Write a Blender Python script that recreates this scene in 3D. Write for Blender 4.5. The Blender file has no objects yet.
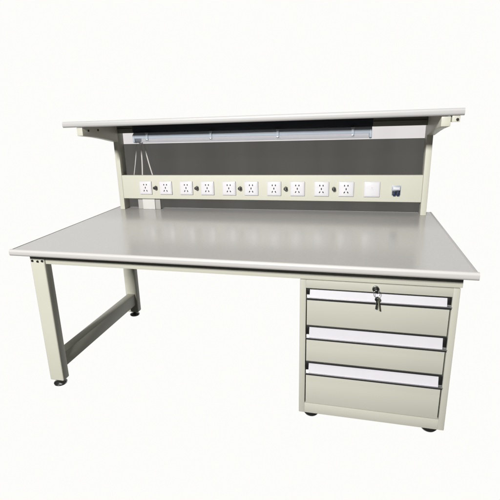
import bpy, bmesh, math, random
from mathutils import Vector, Matrix
random.seed(4)
sc = bpy.context.scene
COL = sc.collection
GROUND = 0.028          # height of the floor in build coordinates; everything is lowered by it at the end

# ------------------------------------------------------------------ materials
def new_mat(name):
    m = bpy.data.materials.new(name); m.use_nodes = True
    nt = m.node_tree
    return m, nt, nt.nodes['Principled BSDF']

def mat(name, col, rough=.4, metal=0., spec=.5, var=.04, vscale=6., bump=0., bscale=400., rvar=.06, coat=0.):
    """painted / moulded surface: faint tone and roughness variation plus a fine orange-peel bump"""
    m, nt, b = new_mat(name)
    N = nt.nodes.new; L = nt.links.new
    tc = N('ShaderNodeTexCoord')
    n = N('ShaderNodeTexNoise'); n.inputs['Scale'].default_value = vscale; n.inputs['Detail'].default_value = 5
    L(tc.outputs['Object'], n.inputs['Vector'])
    mx = N('ShaderNodeMix'); mx.data_type = 'RGBA'
    mx.inputs['A'].default_value = (*[c*(1-var) for c in col], 1)
    mx.inputs['B'].default_value = (*[min(1, c*(1+var)) for c in col], 1)
    L(n.outputs['Fac'], mx.inputs['Factor']); L(mx.outputs['Result'], b.inputs['Base Color'])
    mr = N('ShaderNodeMapRange'); mr.inputs['To Min'].default_value = max(.02, rough-rvar); mr.inputs['To Max'].default_value = rough+rvar
    n2 = N('ShaderNodeTexNoise'); n2.inputs['Scale'].default_value = vscale*3.1; n2.inputs['Detail'].default_value = 6
    L(tc.outputs['Object'], n2.inputs['Vector']); L(n2.outputs['Fac'], mr.inputs['Value']); L(mr.outputs['Result'], b.inputs['Roughness'])
    b.inputs['Metallic'].default_value = metal
    b.inputs['Specular IOR Level'].default_value = spec
    b.inputs['Coat Weight'].default_value = coat
    if bump:
        n3 = N('ShaderNodeTexNoise'); n3.inputs['Scale'].default_value = bscale; n3.inputs['Detail'].default_value = 2
        L(tc.outputs['Object'], n3.inputs['Vector'])
        bp = N('ShaderNodeBump'); bp.inputs['Strength'].default_value = bump; bp.inputs['Distance'].default_value = .001
        L(n3.outputs['Fac'], bp.inputs['Height']); L(bp.outputs['Normal'], b.inputs['Normal'])
    return m

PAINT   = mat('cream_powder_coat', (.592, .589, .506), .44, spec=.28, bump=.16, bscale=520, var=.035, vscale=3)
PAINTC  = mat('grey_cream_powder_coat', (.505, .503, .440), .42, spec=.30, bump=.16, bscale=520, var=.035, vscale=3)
LAMIN   = None
EDGE    = mat('pale_pvc_edge', (.53, .518, .51), .34, var=.02)
EDGESH  = mat('grey_white_shelf_edge', (.465, .46, .457), .36, var=.02)
EDGEDK  = mat('dark_pvc_edge', (.07, .07, .065), .45)
EDGEGR  = mat('grey_pvc_edge', (.46, .45, .44), .4)
WHITE   = mat('white_plastic', (.70, .69, .725), .28, var=.015)
WHITEF  = mat('white_socket_frame', (.64, .635, .665), .32, var=.015)
LABEL   = mat('white_label_card', (.60, .59, .635), .5, var=.03, vscale=25)
BLACK   = mat('black_plastic', (.012, .012, .012), .35)
FOOTM   = mat('dark_steel_foot', (.16, .16, .155), .25, metal=.9, var=.15, vscale=30)
RUBBER  = mat('black_foot', (.02, .02, .019), .28)
HOLE    = mat('socket_hole', (.006, .006, .007), .7)
ALU     = mat('aluminium', (.62, .62, .63), .32, metal=.85, var=.04, vscale=40)
DARKLIP = mat('dark_handle_lip', (.03, .03, .032), .4)
CHROME  = mat('chrome', (.55, .56, .55), .16, metal=1., var=.02)
STEEL   = mat('key_steel', (.40, .43, .42), .26, metal=1., var=.12, vscale=80)
BRASSY  = mat('key_pale', (.62, .62, .50), .3, metal=.9, var=.1, vscale=80)
LAMPGR  = mat('blue_grey_lamp_body', (.40, .45, .52), .3, var=.05, vscale=14)
NAVY    = mat('near_black_channel', (.018, .022, .031), .45)
NAVYSW  = mat('navy_toggle', (.016, .026, .07), .35)
BRKGR   = mat('breaker_grey', (.42, .46, .52), .35)
CORD    = mat('white_cord', (.55, .53, .51), .45)
DUCTW   = mat('white_duct', (.64, .63, .62), .4)
DUCTG   = mat('grey_duct', (.40, .39, .38), .4)
BEAM    = mat('shelf_shaded_beam', (.17, .17, .14), .4, spec=.35)  # beam colour darkened, the shelf's shade is painted into it
BOLT    = mat('dark_bolt', (.05, .05, .045), .35, metal=.6)

def laminate():
    m, nt, b = new_mat('grey_laminate'); N = nt.nodes.new; L = nt.links.new
    tc = N('ShaderNodeTexCoord')
    fine = N('ShaderNodeTexNoise'); fine.inputs['Scale'].default_value = 260; fine.inputs['Detail'].default_value = 3
    big = N('ShaderNodeTexNoise'); big.inputs['Scale'].default_value = 2.2; big.inputs['Detail'].default_value = 5
    for n in (fine, big): L(tc.outputs['Object'], n.inputs['Vector'])
    r = N('ShaderNodeValToRGB'); r.color_ramp.elements[0].position = .3; r.color_ramp.elements[1].position = .7
    r.color_ramp.elements[0].color = (.435, .424, .414, 1); r.color_ramp.elements[1].color = (.485, .473, .463, 1)
    L(fine.outputs['Fac'], r.inputs['Fac'])
    mx = N('ShaderNodeMix'); mx.data_type = 'RGBA'; mx.blend_type = 'MULTIPLY'; mx.inputs['Factor'].default_value = 1
    r2 = N('ShaderNodeValToRGB'); r2.color_ramp.elements[0].color = (.93, .93, .93, 1); r2.color_ramp.elements[1].color = (1, 1, 1, 1)
    L(big.outputs['Fac'], r2.inputs['Fac'])
    L(r.outputs['Color'], mx.inputs['A']); L(r2.outputs['Color'], mx.inputs['B']); L(mx.outputs['Result'], b.inputs['Base Color'])
    mr = N('ShaderNodeMapRange'); mr.inputs['To Min'].default_value = .14; mr.inputs['To Max'].default_value = .27
    L(big.outputs['Fac'], mr.inputs['Value']); L(mr.outputs['Result'], b.inputs['Roughness'])
    return m
LAMIN = laminate()

def see_through(name, tint, diff, kt, rough=.2, streak=0.):
    """see-through sheet: part of the light goes straight through, part scatters, a little gloss"""
    m, nt, b = new_mat(name); N = nt.nodes.new; L = nt.links.new
    tr = N('ShaderNodeBsdfTransparent')
    tc = N('ShaderNodeTexCoord'); mp = N('ShaderNodeMapping'); mp.inputs['Scale'].default_value = (4.5, 1, .5)
    n = N('ShaderNodeTexNoise'); n.inputs['Scale'].default_value = 1.6; n.inputs['Detail'].default_value = 3
    L(tc.outputs['Object'], mp.inputs['Vector']); L(mp.outputs['Vector'], n.inputs['Vector'])
    r = N('ShaderNodeValToRGB')
    r.color_ramp.elements[0].position = .35; r.color_ramp.elements[1].position = .68
    r.color_ramp.elements[0].color = (*[c*(1-streak) for c in tint], 1); r.color_ramp.elements[1].color = (*[min(1, c*(1+streak)) for c in tint], 1)
    L(n.outputs['Fac'], r.inputs['Fac']); L(r.outputs['Color'], tr.inputs['Color'])
    b.inputs['Base Color'].default_value = (*diff, 1); b.inputs['Roughness'].default_value = rough
    mx = N('ShaderNodeMixShader'); mx.inputs['Fac'].default_value = kt
    L(b.outputs['BSDF'], mx.inputs[1]); L(tr.outputs['BSDF'], mx.inputs[2])
    L(mx.outputs['Shader'], nt.nodes['Material Output'].inputs['Surface'])
    return m
DARKBG  = see_through('dark_background_tint', (.333, .330, .322), (.05, .049, .046), .94, .28, .035)  # added sheet in place of the dark room wall behind the bench
PALEBG  = see_through('pale_background_tint', (.925, .905, .912), (.75, .72, .73), .94, .4, .01)  # added strip in place of the bright background band under the shelf
CLEAR  = see_through('clear_lamp_cover', (.93, .94, .96), (.55, .58, .62), .80, .12, .0)

# ------------------------------------------------------------------ mesh helpers
class MB:
    def __init__(s): s.bm = bmesh.new(); s.mats = []
    def mi(s, m):
        if m not in s.mats: s.mats.append(m)
        return s.mats.index(m)
    def _merge(s, tmp, m):
        me = bpy.data.meshes.new('tmp'); i = s.mi(m)
        for f in tmp.faces: f.material_index = i
        tmp.to_mesh(me); tmp.free(); s.bm.from_mesh(me); bpy.data.meshes.remove(me)
    def box(s, x0, x1, y0, y1, z0, z1, m, bev=.002, seg=2, M=None):
        t = bmesh.new(); bmesh.ops.create_cube(t, size=1)
        for v in t.verts:
            v.co = Vector(((x0+x1)/2+v.co.x*(x1-x0), (y0+y1)/2+v.co.y*(y1-y0), (z0+z1)/2+v.co.z*(z1-z0)))
        if bev:
            bmesh.ops.bevel(t, geom=list(t.edges), offset=min(bev, .45*min(x1-x0, y1-y0, z1-z0)), segments=seg, affect='EDGES', profile=.5)
        if M: bmesh.ops.transform(t, matrix=M, verts=t.verts)
        for f in t.faces: f.smooth = bool(bev)
        s._merge(t, m); return s
    def cyl(s, c, r, h, axis, m, r2=None, n=28, bev=0., smooth=True):
        """cylinder centred on c, along axis 'x','y','z'; r at minus end, r2 at plus end"""
        t = bmesh.new(); bmesh.ops.create_cone(t, cap_ends=True, segments=n, radius1=r, radius2=r if r2 is None else r2, depth=h)
        if bev:
            es = [e for e in t.edges if len(e.link_faces) == 2 and any(len(f.verts) > 4 for f in e.link_faces)]
            bmesh.ops.bevel(t, geom=es, offset=bev, segments=2, affect='EDGES', profile=.5)
        R = {'z': Matrix(), 'y': Matrix.Rotation(-math.pi/2, 4, 'X'), 'x': Matrix.Rotation(math.pi/2, 4, 'Y')}[axis]
        bmesh.ops.transform(t, matrix=Matrix.Translation(c) @ R, verts=t.verts)
        for f in t.faces: f.smooth = smooth and len(f.verts) <= 4
        s._merge(t, m); return s
    def lathe(s, c, prof, m, n=36):
        t = bmesh.new(); rings = []
        for r, z in prof:
            rings.append([t.verts.new((c[0]+r*math.cos(2*math.pi*k/n), c[1]+r*math.sin(2*math.pi*k/n), c[2]+z)) for k in range(n)])
        for a, b in zip(rings, rings[1:]):
            for k in range(n): t.faces.new((a[k], a[(k+1) % n], b[(k+1) % n], b[k]))
        t.faces.new(rings[-1]); t.faces.new(list(reversed(rings[0])))
        for f in t.faces: f.smooth = len(f.verts) <= 4
        bmesh.ops.recalc_face_normals(t, faces=t.faces)
        s._merge(t, m); return s
    def prism_x(s, prof, x0, x1, m, bev=0., smooth=False):
        """profile in (y, z) extruded along x"""
        t = bmesh.new()
        a = [t.verts.new((x0, y, z)) for y, z in prof]; b = [t.verts.new((x1, y, z)) for y, z in prof]
        n = len(prof)
        for k in range(n): t.faces.new((a[k], a[(k+1) % n], b[(k+1) % n], b[k]))
        t.faces.new(a); t.faces.new(b)
        bmesh.ops.recalc_face_normals(t, faces=t.faces)
        if bev: bmesh.ops.bevel(t, geom=list(t.edges), offset=bev, segments=2, affect='EDGES', profile=.5)
        for f in t.faces: f.smooth = smooth or bool(bev)
        s._merge(t, m); return s
    def prism_y(s, prof, y0, y1, m, bev=0.):
        """profile in (x, z) extruded along y"""
        t = bmesh.new()
        a = [t.verts.new((x, y0, z)) for x, z in prof]; b = [t.verts.new((x, y1, z)) for x, z in prof]
        n = len(prof)
        for k in range(n): t.faces.new((a[k], a[(k+1) % n], b[(k+1) % n], b[k]))
        t.faces.new(a); t.faces.new(b)
        bmesh.ops.recalc_face_normals(t, faces=t.faces)
        if bev: bmesh.ops.bevel(t, geom=list(t.edges), offset=bev, segments=2, affect='EDGES', profile=.5)
        for f in t.faces: f.smooth = bool(bev)
        s._merge(t, m); return s
    def tube(s, pts, r, m, n=12, closed=False):
        t = bmesh.new(); P = [Vector(p) for p in pts]; rings = []
        up = Vector((.13, .9, .31)).normalized()
        for i, p in enumerate(P):
            a = P[i-1] if (i or closed) else p; b = P[(i+1) % len(P)] if (i < len(P)-1 or closed) else p
            d = (b-a).normalized(); u = d.cross(up).normalized(); w = d.cross(u)
            rings.append([t.verts.new(p+(u*math.cos(2*math.pi*k/n)+w*math.sin(2*math.pi*k/n))*r) for k in range(n)])
        pairs = list(zip(rings, rings[1:])) + ([(rings[-1], rings[0])] if closed else [])
        for a, b in pairs:
            for k in range(n): t.faces.new((a[k], a[(k+1) % n], b[(k+1) % n], b[k]))
        if not closed: t.faces.new(rings[0]); t.faces.new(rings[-1])
        bmesh.ops.recalc_face_normals(t, faces=t.faces)
        for f in t.faces: f.smooth = True
        s._merge(t, m); return s
    def build(s, name, parent=None, loc=(0, 0, 0)):
        me = bpy.data.meshes.new(name); s.bm.to_mesh(me); s.bm.free()
        for m in s.mats: me.materials.append(m)
        try: me.set_sharp_from_angle(angle=math.radians(38))
        except Exception: pass
        o = bpy.data.objects.new(name, me); COL.objects.link(o)
        if parent is not None:
            o.parent = parent
            w = Vector((0, 0, 0)); p = parent
            while p is not None: w += p.location; p = p.parent
            o.location = Vector(loc) - w
        else: o.location = loc
        return o

def thing(name, label, cat, loc):
    o = bpy.data.objects.new(name, None); COL.objects.link(o); o.location = loc
    o.empty_display_size = .1; o['label'] = label; o['category'] = cat
    return o

# ================================================================== WORKBENCH
W, D, H = 2.0, 1.054, .8175
T = .030
LX0, LX1 = .0222, .1038          # left legs
YF = .0996                        # front face of front leg
YU = .953                         # front face of uprights and socket panel
ZB = .060                         # underside of legs and cabinet
bench = thing('workbench', 'long cream steel workbench with grey laminate top, socket strip and raised shelf', 'workbench', (1.0, .5, GROUND))

# --- tabletop: laminate slab with PVC edge trim all round
tr = .014
top = MB().box(tr, W-tr, tr, D-.004, H-T, H, LAMIN, bev=0).build('tabletop', bench)
def bull(y0, y1, z0, z1, r, n=7):
    """front-rounded profile: y0 is the outer (rounded) side"""
    pr = [(y1, z0)]
    for k in range(n+1):
        a = math.pi/2*k/n; pr.append((y0+r-r*math.sin(a), z0+r-r*math.cos(a)))
    for k in range(n+1):
        a = math.pi/2*k/n; pr.append((y0+r-r*math.cos(a), z1-r+r*math.sin(a)))
    pr.append((y1, z1)); return pr
mb = MB().prism_x(bull(0, tr, H-T-.0005, H+.0005, .011), 0, W, EDGE)
mb.build('front_edge_trim', top)
def side_trim(x0, x1, m, outer):
    r = .009; pr = []
    b = bull(0, abs(x1-x0), H-T-.0004, H+.0004, r)
    pr = [((x0+y) if outer < 0 else (x1-y), z) for y, z in b]
    return MB().prism_y(pr, tr+.0005, D, m)
side_trim(0, tr, EDGEDK, -1).build('side_edge_trim', top)['label'] = 'dark edge band on the left end of the tabletop'
side_trim(W-tr, W, EDGEGR, 1).build('side_edge_trim', top)

# --- under-frame
def leg(x0, x1, y0, y1):
    l = MB().box(x0, x1, y0, y1, ZB, H-T, PAINT, bev=.006, seg=3).build('leg', bench)
    cx, cy = (x0+x1)/2, (y0+y1)/2
    f = MB()
    f.lathe((cx, cy, GROUND), [(.030, 0), (.034, .003), (.034, .009), (.029, .014), (.016, .019), (.010, .022), (.010, .033)], FOOTM)
    f.lathe((cx, cy, GROUND), [(.0345, .006), (.0352, .008), (.0345, .0095)], CHROME)
    f.build('foot', l)
    return l
lf = leg(LX0, LX1, YF, YF+.0526)
leg(LX0, LX1, .973, 1.026)
leg(W-LX1, W-LX0, .973, 1.026)
for bx, bz in ((.038, .746), (.068, .744), (.094, .747)):
    MB().cyl((bx, YF-.001, bz-.012), .0055, .008, 'y', BOLT, n=16).build('bolt', lf)
sx0, sx1 = LX0+.018, LX1-.010
MB().box(sx0, sx1, YF+.0526, .973, .121, .204, PAINT, bev=.004).build('stretcher', bench)
MB().box(sx0, sx1, YF+.0526, .973, .72, H-T-.001, PAINT, bev=.004).build('side_rail', bench)
MB().box(W-sx1, W-sx0, .73, .973, .72, H-T-.001, PAINT, bev=.004).build('side_rail', bench)
MB().box(LX1, 1.976, .1094, .150, .7165, H-T-.001, PAINT, bev=.0025).build('front_rail', bench)
MB().box(LX1, W-LX1, .980, 1.020, .7165, H-T-.001, PAINT, bev=.0025).build('rear_rail', bench)

# --- uprights, shelf arms, beams
UL0, UL1, UR0, UR1 = .0655, .0985, 1.9225, 1.9535
ZS0, ZS1 = 1.354, 1.3845           # shelf underside / top
def upright(x0, x1):
    u = MB().box(x0, x1, YU, YU+.075, H, ZS0-.002, PAINT, bev=.003).build('upright', bench)
    return u
ul = upright(UL0, UL1); ur = upright(UR0, UR1)
def arm(x0, x1):
    prof = [(.572, 1.308), (.572, 1.3525), (YU-.0005, 1.3525), (YU-.0005, 1.252), (.80, 1.279), (.70, 1.294)]
    return MB().prism_x(prof, x0, x1, PAINT, bev=.002).build('shelf_arm', bench)
aL = arm(UL0, UL1+.002); aR = arm(UR0-.002, UR1+.006)
for yy in (.60, .70):
    MB().cyl((UL1+.0025, yy+.03, 1.333), .006, .006, 'x', BOLT, n=16).build('bolt', aL)
brk = MB().box(1.963, 1.996, .566, .62, 1.326, 1.3535, PAINT, bev=.002)
brk.cyl((1.985, .564, 1.337), .006, .006, 'y', BOLT, n=16)
brk.build('shelf_bracket', bench)
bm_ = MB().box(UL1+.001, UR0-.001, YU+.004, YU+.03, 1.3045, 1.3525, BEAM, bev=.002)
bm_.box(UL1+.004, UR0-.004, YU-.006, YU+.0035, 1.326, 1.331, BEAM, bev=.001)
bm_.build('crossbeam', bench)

# --- shelf board with pale rounded front edge
sh = MB().box(-.009+tr, 2.0106-tr, .556+tr, 1.02, ZS0, ZS1, LAMIN, bev=0).build('shelf_board', bench)
MB().prism_x(bull(.556, .556+tr, ZS0-.0005, ZS1+.0005, .011), -.0104, 2.0106, EDGESH).build('front_edge_trim', sh)
for x0, x1, s in ((-.0104, -.009+tr, -1), (2.0106-tr, 2.0106, 1)):
    b = bull(0, x1-x0, ZS0-.0004, ZS1+.0004, .009)
    MB().prism_y([((x0+y) if s < 0 else (x1-y), z) for y, z in b], .556+tr+.0005, 1.02, EDGEGR).build('side_edge_trim', sh)

# --- added sheets standing in for the room background behind the uprights
MB().box(UL0+.002, UR1-.002, 1.036, 1.039, H+.001, 1.2345, DARKBG, bev=0).build('dark_background_sheet', bench)
MB().box(UL0+.002, UR1-.002, 1.034, 1.040, 1.2355, 1.302, PALEBG, bev=.001).build('pale_background_strip', bench)

# --- socket panel
Z0, Z1 = .8911, 1.0415
pan = MB().box(UL1+.0005, UR0-.0005, YU, YU+.028, Z0, Z1, PAINT, bev=.0025, seg=3).build('socket_panel', bench)
ZC = (.920+1.006)/2
def socket_mesh():
    b = MB(); h = .0425
    b.box(-h, h, -.009, 0, -h, h, WHITEF, bev=.003, seg=3)
    b.box(-.036, .036, -.0105, -.0085, -.036, .036, WHITE, bev=.0012)
    e = -.0108
    for sx in (-1, 1): b.box(sx*.0095-.0029, sx*.0095+.0029, e, -.009, .0155, .0250, HOLE, bev=0)      # two-pin
    b.box(-.0028, .0028, e, -.009, -.0050, .0065, HOLE, bev=0)                                             # earth slot
    for sx in (-1, 1):
        M = Matrix.Translation((sx*.0095, 0, -.0185)) @ Matrix.Rotation(sx*math.radians(-28), 4, 'Y')
        b.box(-.0028, .0028, e, -.009, -.0052, .0052, HOLE, bev=0, M=M)
    return b
first = None
for i in range(10):
    p = Vector((.2640+.1391*i, YU+.0005, ZC))
    if first is None:
        first = socket_mesh().build('power_socket', pan, p)
    else:
        o = first.copy(); COL.objects.link(o); o.parent = pan; o.location = first.location + Vector((.1391*i, 0, 0))
# blank plate with small indicator
b = MB(); h = .0435
b.box(-h, h, -.009, 0, -h, h, WHITEF, bev=.003, seg=3)
b.box(-.037, .037, -.0105, -.0085, -.037, .037, WHITE, bev=.0012)
b.box(-.010, .010, -.0112, -.0100, -.0012, .0012, WHITEF, bev=.0004)
b.cyl((.0, -.0108, .009), .0022, .0012, 'y', BRKGR, n=14)
o = b.build('switch_plate', pan, (1.6565, YU+.0005, ZC)); o['label'] = 'blank white plate with one small mark, right of the sockets'
# twin-pole breaker
b = MB()
b.box(-.0245, .0245, -.004, 0, -.0275, .0275, BRKGR, bev=.0015)
b.box(-.0205, .0205, -.016, -.003, .002, .024, BRKGR, bev=.0015)
b.box(-.0205, .0205, -.013, -.003, -.024, .0018, BLACK, bev=.0012)
b.box(-.017, .017, -.0166, -.0155, .008, .019, WHITE, bev=.0003)
b.build('breaker', pan, (1.7865, YU+.0005, .957))
for o in list(pan.children):
    if o.name.startswith('breaker'): brk_o = o
for sx in (-1, 1):
    t = MB().box(-.0075, .0075, -.022, -.006, -.0195, .0035, NAVYSW, bev=.002, M=Matrix.Rotation(math.radians(12), 4, 'X'))
    t.box(-.0035, .0035, -.0245, -.017, -.005, .004, NAVYSW, bev=.001)
    m_ = t.build('breaker_toggle', pan, (1.7865+sx*.0098, YU+.0005, .952))
# black earth jacks between the sockets
jk = None
for i in range(5):
    p = Vector((.3335+.2784*i, YU+.0005, .9635))
    if jk is None:
        b = MB(); b.cyl((0, -.002, 0), .0125, .005, 'y', BLACK, n=6, smooth=False); b.cyl((0, -.014, 0), .0100, .022, 'y', BLACK, r2=.0112, bev=.0015)
        b.cyl((0, -.0255, 0), .0035, .002, 'y', CHROME, n=14)
        jk = b.build('earth_jack', pan, p)
    else:
        o = jk.copy(); COL.objects.link(o); o.parent = pan; o.location = jk.location + Vector((.2784*i, 0, 0))

# --- pale cable duct behind the left end of the socket panel
b = MB(); b.box(.222, .308, .972, .990, H+.0005, 1.02, DUCTW, bev=.002)
b.box(.186, .2215, .978, .990, H+.0005, 1.02, DUCTG, bev=.002); b.box(.3085, .344, .978, .990, H+.0005, 1.02, DUCTG, bev=.002)
b.build('cable_duct', bench)

# ================================================================== LAMP under the shelf
LY = .75
lamp = thing('tube_lamp', 'long blue-grey tube lamp with clear cover fixed under the raised shelf', 'lamp', (.98, LY, ZS0))
LXa, LXb = .330, 1.632
MB().box(LXa-.004, LXb+.004, LY-.030, LY+.030, 1.3135, ZS0-.001, NAVY, bev=.002).build('mounting_channel', lamp)
hy = .044
hp = [(LY-hy, 1.281), (LY-hy, 1.297), (LY-hy+.008, 1.306), (LY-.026, 1.3130), (LY+.026, 1.3130), (LY+hy-.008, 1.306), (LY+hy, 1.297), (LY+hy, 1.281)]
MB().prism_x(hp, LXa+.012, LXb-.012, LAMPGR, bev=.0012).build('housing', lamp)
dp = [(LY-hy+.003, 1.2805)]
for k in range(0, 13):
    a = math.pi*k/12; dp.append((LY-(hy-.003)*math.cos(a), 1.278-.023*math.sin(a)**.8))
dp.append((LY+hy-.003, 1.2805))
MB().prism_x(dp, LXa+.014, LXb-.014, CLEAR, smooth=True).build('diffuser', lamp)
for xa, xb in ((LXa, LXa+.012), (LXb-.012, LXb)):
    ep = [(LY-hy-.001, 1.262), (LY-hy-.001, 1.299), (LY-.027, 1.3133), (LY+.027, 1.3133), (LY+hy+.001, 1.299), (LY+hy+.001, 1.262), (LY+.025, 1.2545), (LY-.025, 1.2545)]
    MB().prism_x(ep, xa, xb, LAMPGR, bev=.002).build('end_cap', lamp)
for cx in (.420, .796, 1.162, 1.540):
    c = MB()
    c.box(cx-.007, cx+.007, LY-hy-.006, LY-hy+.001, 1.268, 1.309, LAMPGR, bev=.0015)
    c.box(cx-.005, cx+.005, LY-hy-.010, LY-hy-.004, 1.268, 1.276, ALU, bev=.001)
    c.box(cx-.009, cx+.009, LY-hy-.004, LY-hy+.004, 1.304, 1.312, ALU, bev=.0015)
    c.build('clip', lamp)
def cord(p0, p1, sag, r):
    pts = []
    for k in range(25):
        t = k/24; p = Vector(p0).lerp(Vector(p1), t); p.x += sag*math.sin(math.pi*t); pts.append(p)
    MB().tube(pts, r, CORD).build('power_cord', lamp)
cord((.240, .984, 1.2370), (.232, .984, 1.030), .003, .0050)
cord((.262, .984, 1.2370), (.306, .984, 1.030), -.003, .0044)
cord((.212, .985, 1.2370), (.170, .985, 1.030), .002, .0030)
# short run from the lamp end to the back where the cords drop
pts = []
for k in range(17):
    t = k/16; pts.append(Vector((LXa+.006-.085*t, LY+(.984-LY)*t, 1.275-.034*t-.012*math.sin(math.pi*t))))
MB().tube(pts, .0050, CORD).build('power_cord', lamp)

# ================================================================== DRAWER CABINET
CX0, CX1, CYF, CYB, CZ0, CZ1 = 1.3500, 1.9700, .1094, .72, ZB, .7135
OX0, OX1, OZ0, OZ1 = 1.3765, 1.9440, .1110, .6765
cab = thing('drawer_cabinet', 'cream three-drawer steel pedestal on round black feet under the right end of the bench', 'cabinet', ((CX0+CX1)/2, (CYF+CYB)/2, GROUND))
b = MB(); fd = .022
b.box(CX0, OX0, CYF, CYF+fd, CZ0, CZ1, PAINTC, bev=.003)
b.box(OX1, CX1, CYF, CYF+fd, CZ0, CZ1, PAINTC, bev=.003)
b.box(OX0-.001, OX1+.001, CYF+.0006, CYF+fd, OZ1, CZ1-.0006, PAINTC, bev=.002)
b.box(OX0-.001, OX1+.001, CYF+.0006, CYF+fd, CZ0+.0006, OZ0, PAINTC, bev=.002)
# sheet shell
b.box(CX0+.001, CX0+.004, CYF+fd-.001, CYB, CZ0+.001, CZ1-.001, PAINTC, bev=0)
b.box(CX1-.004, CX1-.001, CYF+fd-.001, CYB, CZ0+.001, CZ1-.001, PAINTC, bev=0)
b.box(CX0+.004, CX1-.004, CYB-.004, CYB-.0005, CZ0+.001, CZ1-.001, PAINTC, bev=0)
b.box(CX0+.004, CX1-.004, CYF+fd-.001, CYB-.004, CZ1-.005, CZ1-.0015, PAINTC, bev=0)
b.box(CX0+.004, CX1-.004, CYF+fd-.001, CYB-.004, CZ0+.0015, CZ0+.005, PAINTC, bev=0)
b.box(OX0-.001, OX1+.001, CYF+.0215, CYF+.024, OZ0-.001, OZ1+.001, BLACK, bev=0)
body = b.build('body', cab)
for fx in (1.404, 1.917):
    for fy in (CYF+.045, CYB-.06):
        f = MB()
        f.lathe((fx, fy, GROUND), [(.020, 0), (.030, .004), (.0365, .014), (.0375, .022), (.036, .0315)], FOOTM)
        f.lathe((fx, fy-.0, GROUND), [(.0245, .0015), (.0262, .0022), (.0245, .0027)], CHROME)
        f.build('foot', cab)
def drawer(zt, zh, zb, lab):
    """zt top of handle, zh underside of handle, zb bottom of the face"""
    yf = CYF+.003
    x0, x1 = OX0+.0035, OX1-.0045
    f = MB()
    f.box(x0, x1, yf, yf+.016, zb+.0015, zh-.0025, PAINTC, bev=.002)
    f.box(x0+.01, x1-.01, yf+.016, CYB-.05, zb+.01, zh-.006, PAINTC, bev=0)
    d = f.build('drawer', cab); d['label'] = lab
    h = MB()
    # extruded pull: back web, thin top lip, jutting bottom lip with a dark underside
    h.box(x0-.001, x1+.003, yf+.0075, yf+.013, zh, zt, ALU, bev=0)
    h.box(x0-.001, x1+.003, yf-.002, yf+.0075, zt-.0028, zt-.0002, DARKLIP, bev=.0008)
    h.prism_x([(yf+.0075, zh+.004), (yf-.010, zh+.0045), (yf-.0125, zh+.007), (yf-.0125, zh+.0105), (yf-.0105, zh+.0105), (yf-.0095, zh+.0085), (yf+.0075, zh+.009)], x0-.001, x1+.005, ALU, bev=.0006)
    h.prism_x([(yf+.0070, zh-.0008), (yf-.0115, zh-.0002), (yf-.0118, zh+.0026), (yf+.0070, zh+.0024)], x0-.001, x1+.004, DARKLIP, bev=.0005)
    h.build('handle', d)
    MB().prism_x([(yf+.0072, zh+.0095), (yf-.0072, zh+.0095), (yf+.0038, zt-.004), (yf+.0072, zt-.004)], x0+.012, x1-.0125, LABEL).build('label_strip', d)
    MB().box(x0, x0+.0115, yf-.003, yf+.0072, zh+.022, zt-.004, BLACK, bev=.001).build('end_cap', d)
    MB().box(x1-.012, x1+.0025, yf-.003, yf+.0072, zh+.016, zt-.004, BLACK, bev=.001).build('end_cap', d)
    return d
drawer(.6745, .6270, .5030, 'top drawer, shallow front under the lock')
drawer(.4990, .4395, .3270, 'middle drawer')
drawer(.3215, .2640, .1120, 'bottom drawer, the deepest front')
LKX, LKZ = 1.656, .6935
b = MB(); b.cyl((LKX, CYF-.004, LKZ), .0135, .010, 'y', STEEL, n=36, bev=.001); b.cyl((LKX, CYF-.0095, LKZ), .0100, .003, 'y', BLACK, n=32, bev=.0005)
b.cyl((LKX, CYF-.012, LKZ), .0075, .003, 'y', CHROME, n=28)
b.build('lock', cab)

# ================================================================== KEYS in the lock
def key_shape(b, c, R, m, L=.030):
    """flat key: oval bow with a hole, stem with cut teeth; drawn in its own x (across) / z (along) plane"""
    M = Matrix.Translation(c) @ R
    t = bmesh.new(); n = 24; th = .0011
    out = [(.0105*math.cos(2*math.pi*k/n), .0095*math.sin(2*math.pi*k/n)) for k in range(n)]
    inn = [(.0035*math.cos(2*math.pi*k/n), .0035+.0030*math.sin(2*math.pi*k/n)) for k in range(n)]
    V = {}
    for s_, y in ((0, -th), (1, th)):
        V[s_] = ([t.verts.new((x, y, z)) for x, z in out], [t.verts.new((x, y, z)) for x, z in inn])
    for k in range(n):
        j = (k+1) % n
        for s_ in (0, 1): t.faces.new((V[s_][0][k], V[s_][0][j], V[s_][1][j], V[s_][1][k]))
        t.faces.new((V[0][0][k], V[0][0][j], V[1][0][j], V[1][0][k])); t.faces.new((V[0][1][k], V[0][1][j], V[1][1][j], V[1][1][k]))
    bmesh.ops.recalc_face_normals(t, faces=t.faces); bmesh.ops.transform(t, matrix=M, verts=t.verts); b._merge(t, m)
    prof = [(-.0032, -.0085), (.0032, -.0085), (.0032, -.0085-L), (.0012, -.0105-L), (-.0006, -.0095-L)]
    z = -.0095-L
    for k in range(6):
        prof.append((-.0032+(.0012 if k % 2 else 0), z+.002+k*.003)); 
    t = bmesh.new(); a = [t.verts.new((x, -th, z)) for x, z in prof]; c2 = [t.verts.new((x, th, z)) for x, z in prof]
    for k in range(len(prof)):
        j = (k+1) % len(prof); t.faces.new((a[k], a[j], c2[j], c2[k]))
    t.faces.new(a); t.faces.new(c2)
    bmesh.ops.recalc_face_normals(t, faces=t.faces); bmesh.ops.transform(t, matrix=M, verts=t.verts); b._merge(t, m)
keys = thing('key_set', 'small steel keys on a wire ring hanging from the lock above the top drawer', 'keys', (LKX, CYF-.02, LKZ))
RX = Matrix.Rotation
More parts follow.
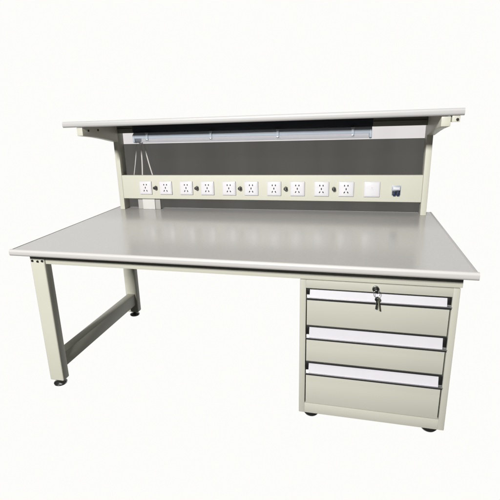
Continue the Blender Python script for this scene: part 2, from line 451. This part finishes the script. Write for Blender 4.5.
# key in the lock: stem along +y into the barrel, bow in front
b = MB(); key_shape(b, (LKX, CYF-.0235, LKZ), RX(math.radians(90), 4, 'X') @ RX(math.radians(90), 4, 'Z'), STEEL, L=.006)
b.build('key', keys)
ring = []
for k in range(28):
    a = 2*math.pi*k/28; ring.append((LKX+.004+.0125*math.cos(a)*.95, CYF-.0275+.004*math.sin(a), LKZ-.0125+.0145*math.sin(a)))
MB().tube(ring, .0010, CHROME, n=8, closed=True).build('key_ring', keys)
b = MB(); key_shape(b, (LKX+.006, CYF-.0275, LKZ-.034), RX(math.radians(3), 4, 'Y') @ RX(math.radians(35), 4, 'Z'), STEEL, L=.036); b.build('key', keys)
b = MB(); key_shape(b, (LKX+.0105, CYF-.0245, LKZ-.036), RX(math.radians(-9), 4, 'Y') @ RX(math.radians(-50), 4, 'Z'), BRASSY, L=.042); b.build('key', keys)

# ================================================================== CAMERA
cam_d = bpy.data.cameras.new('camera'); cam = bpy.data.objects.new('camera', cam_d); COL.objects.link(cam); sc.camera = cam
yaw, pit, rol, f, px, py = .2645, -.2885, -.0346, 440.6566, 234.225, 248.168
fwd = Vector((-math.sin(yaw)*math.cos(pit), math.cos(yaw)*math.cos(pit), math.sin(pit)))
right = Vector((math.cos(yaw), math.sin(yaw), 0)); up = right.cross(fwd)
r2 = right*math.cos(rol)+up*math.sin(rol); u2 = up*math.cos(rol)-right*math.sin(rol)
cam.matrix_world = Matrix(((r2.x, u2.x, -fwd.x, 1.5423), (r2.y, u2.y, -fwd.y, -1.6434), (r2.z, u2.z, -fwd.z, 1.3783), (0, 0, 0, 1)))
cam_d.sensor_fit = 'HORIZONTAL'; cam_d.sensor_width = 36; cam_d.lens = 36*f/500
cam_d.shift_x = (250-px)/500; cam_d.shift_y = -(250-py)/500
cam_d.clip_start = .05; cam_d.clip_end = 200

# ================================================================== LIGHT
def area(name, loc, target, sx, sy, power, col=(1, 1, 1)):
    d = bpy.data.lights.new(name, 'AREA'); d.shape = 'RECTANGLE'; d.size = sx; d.size_y = sy; d.energy = power; d.color = col
    o = bpy.data.objects.new(name, d); COL.objects.link(o); o.location = loc
    o.rotation_euler = (Vector(target)-Vector(loc)).to_track_quat('-Z', 'Y').to_euler()
    return o
area('key_lamp', (-.6, -9.5, 5.6), (1, .4, .8), 1.1, .8, 1680, (1, .985, .95))
area('overhead_fill', (.9, -.6, 4.2), (.95, .3, .8), 3.2, 1.6, 70, (1, .99, .97))  # unseen soft fill added overhead to brighten the tabletop

# plain white background shaped as a cone ahead; dark elsewhere to shade side faces
w = bpy.data.worlds.new('World'); sc.world = w; w.use_nodes = True
nt = w.node_tree; N = nt.nodes.new; L = nt.links.new
bg = nt.nodes['Background']
tc = N('ShaderNodeTexCoord'); vm = N('ShaderNodeVectorMath'); vm.operation = 'DOT_PRODUCT'
vm.inputs[1].default_value = Vector((-.2154, .9332, -.2876)).normalized()
L(tc.outputs['Generated'], vm.inputs[0])
rmp = N('ShaderNodeValToRGB'); e = rmp.color_ramp.elements
rmp.color_ramp.interpolation = 'EASE'
e[0].position = .54; e[0].color = (.03, .03, .03, 1); e[1].position = .70; e[1].color = (.982, .978, .958, 1)
L(vm.outputs['Value'], rmp.inputs['Fac']); L(rmp.outputs['Color'], bg.inputs['Color']); bg.inputs['Strength'].default_value = 1

# lower everything so the feet stand at height zero
for o in list(COL.objects):
    if o.parent is None:
        if o is cam:
            mw = cam.matrix_world.copy(); mw.translation.z -= GROUND; cam.matrix_world = mw
        else: o.location.z -= GROUND

sc.view_settings.view_transform = 'Standard'; sc.view_settings.look = 'None'
sc.view_settings.exposure = 0; sc.view_settings.gamma = 1
sc.render.engine = 'CYCLES'
sc.cycles.transparent_max_bounces = 16
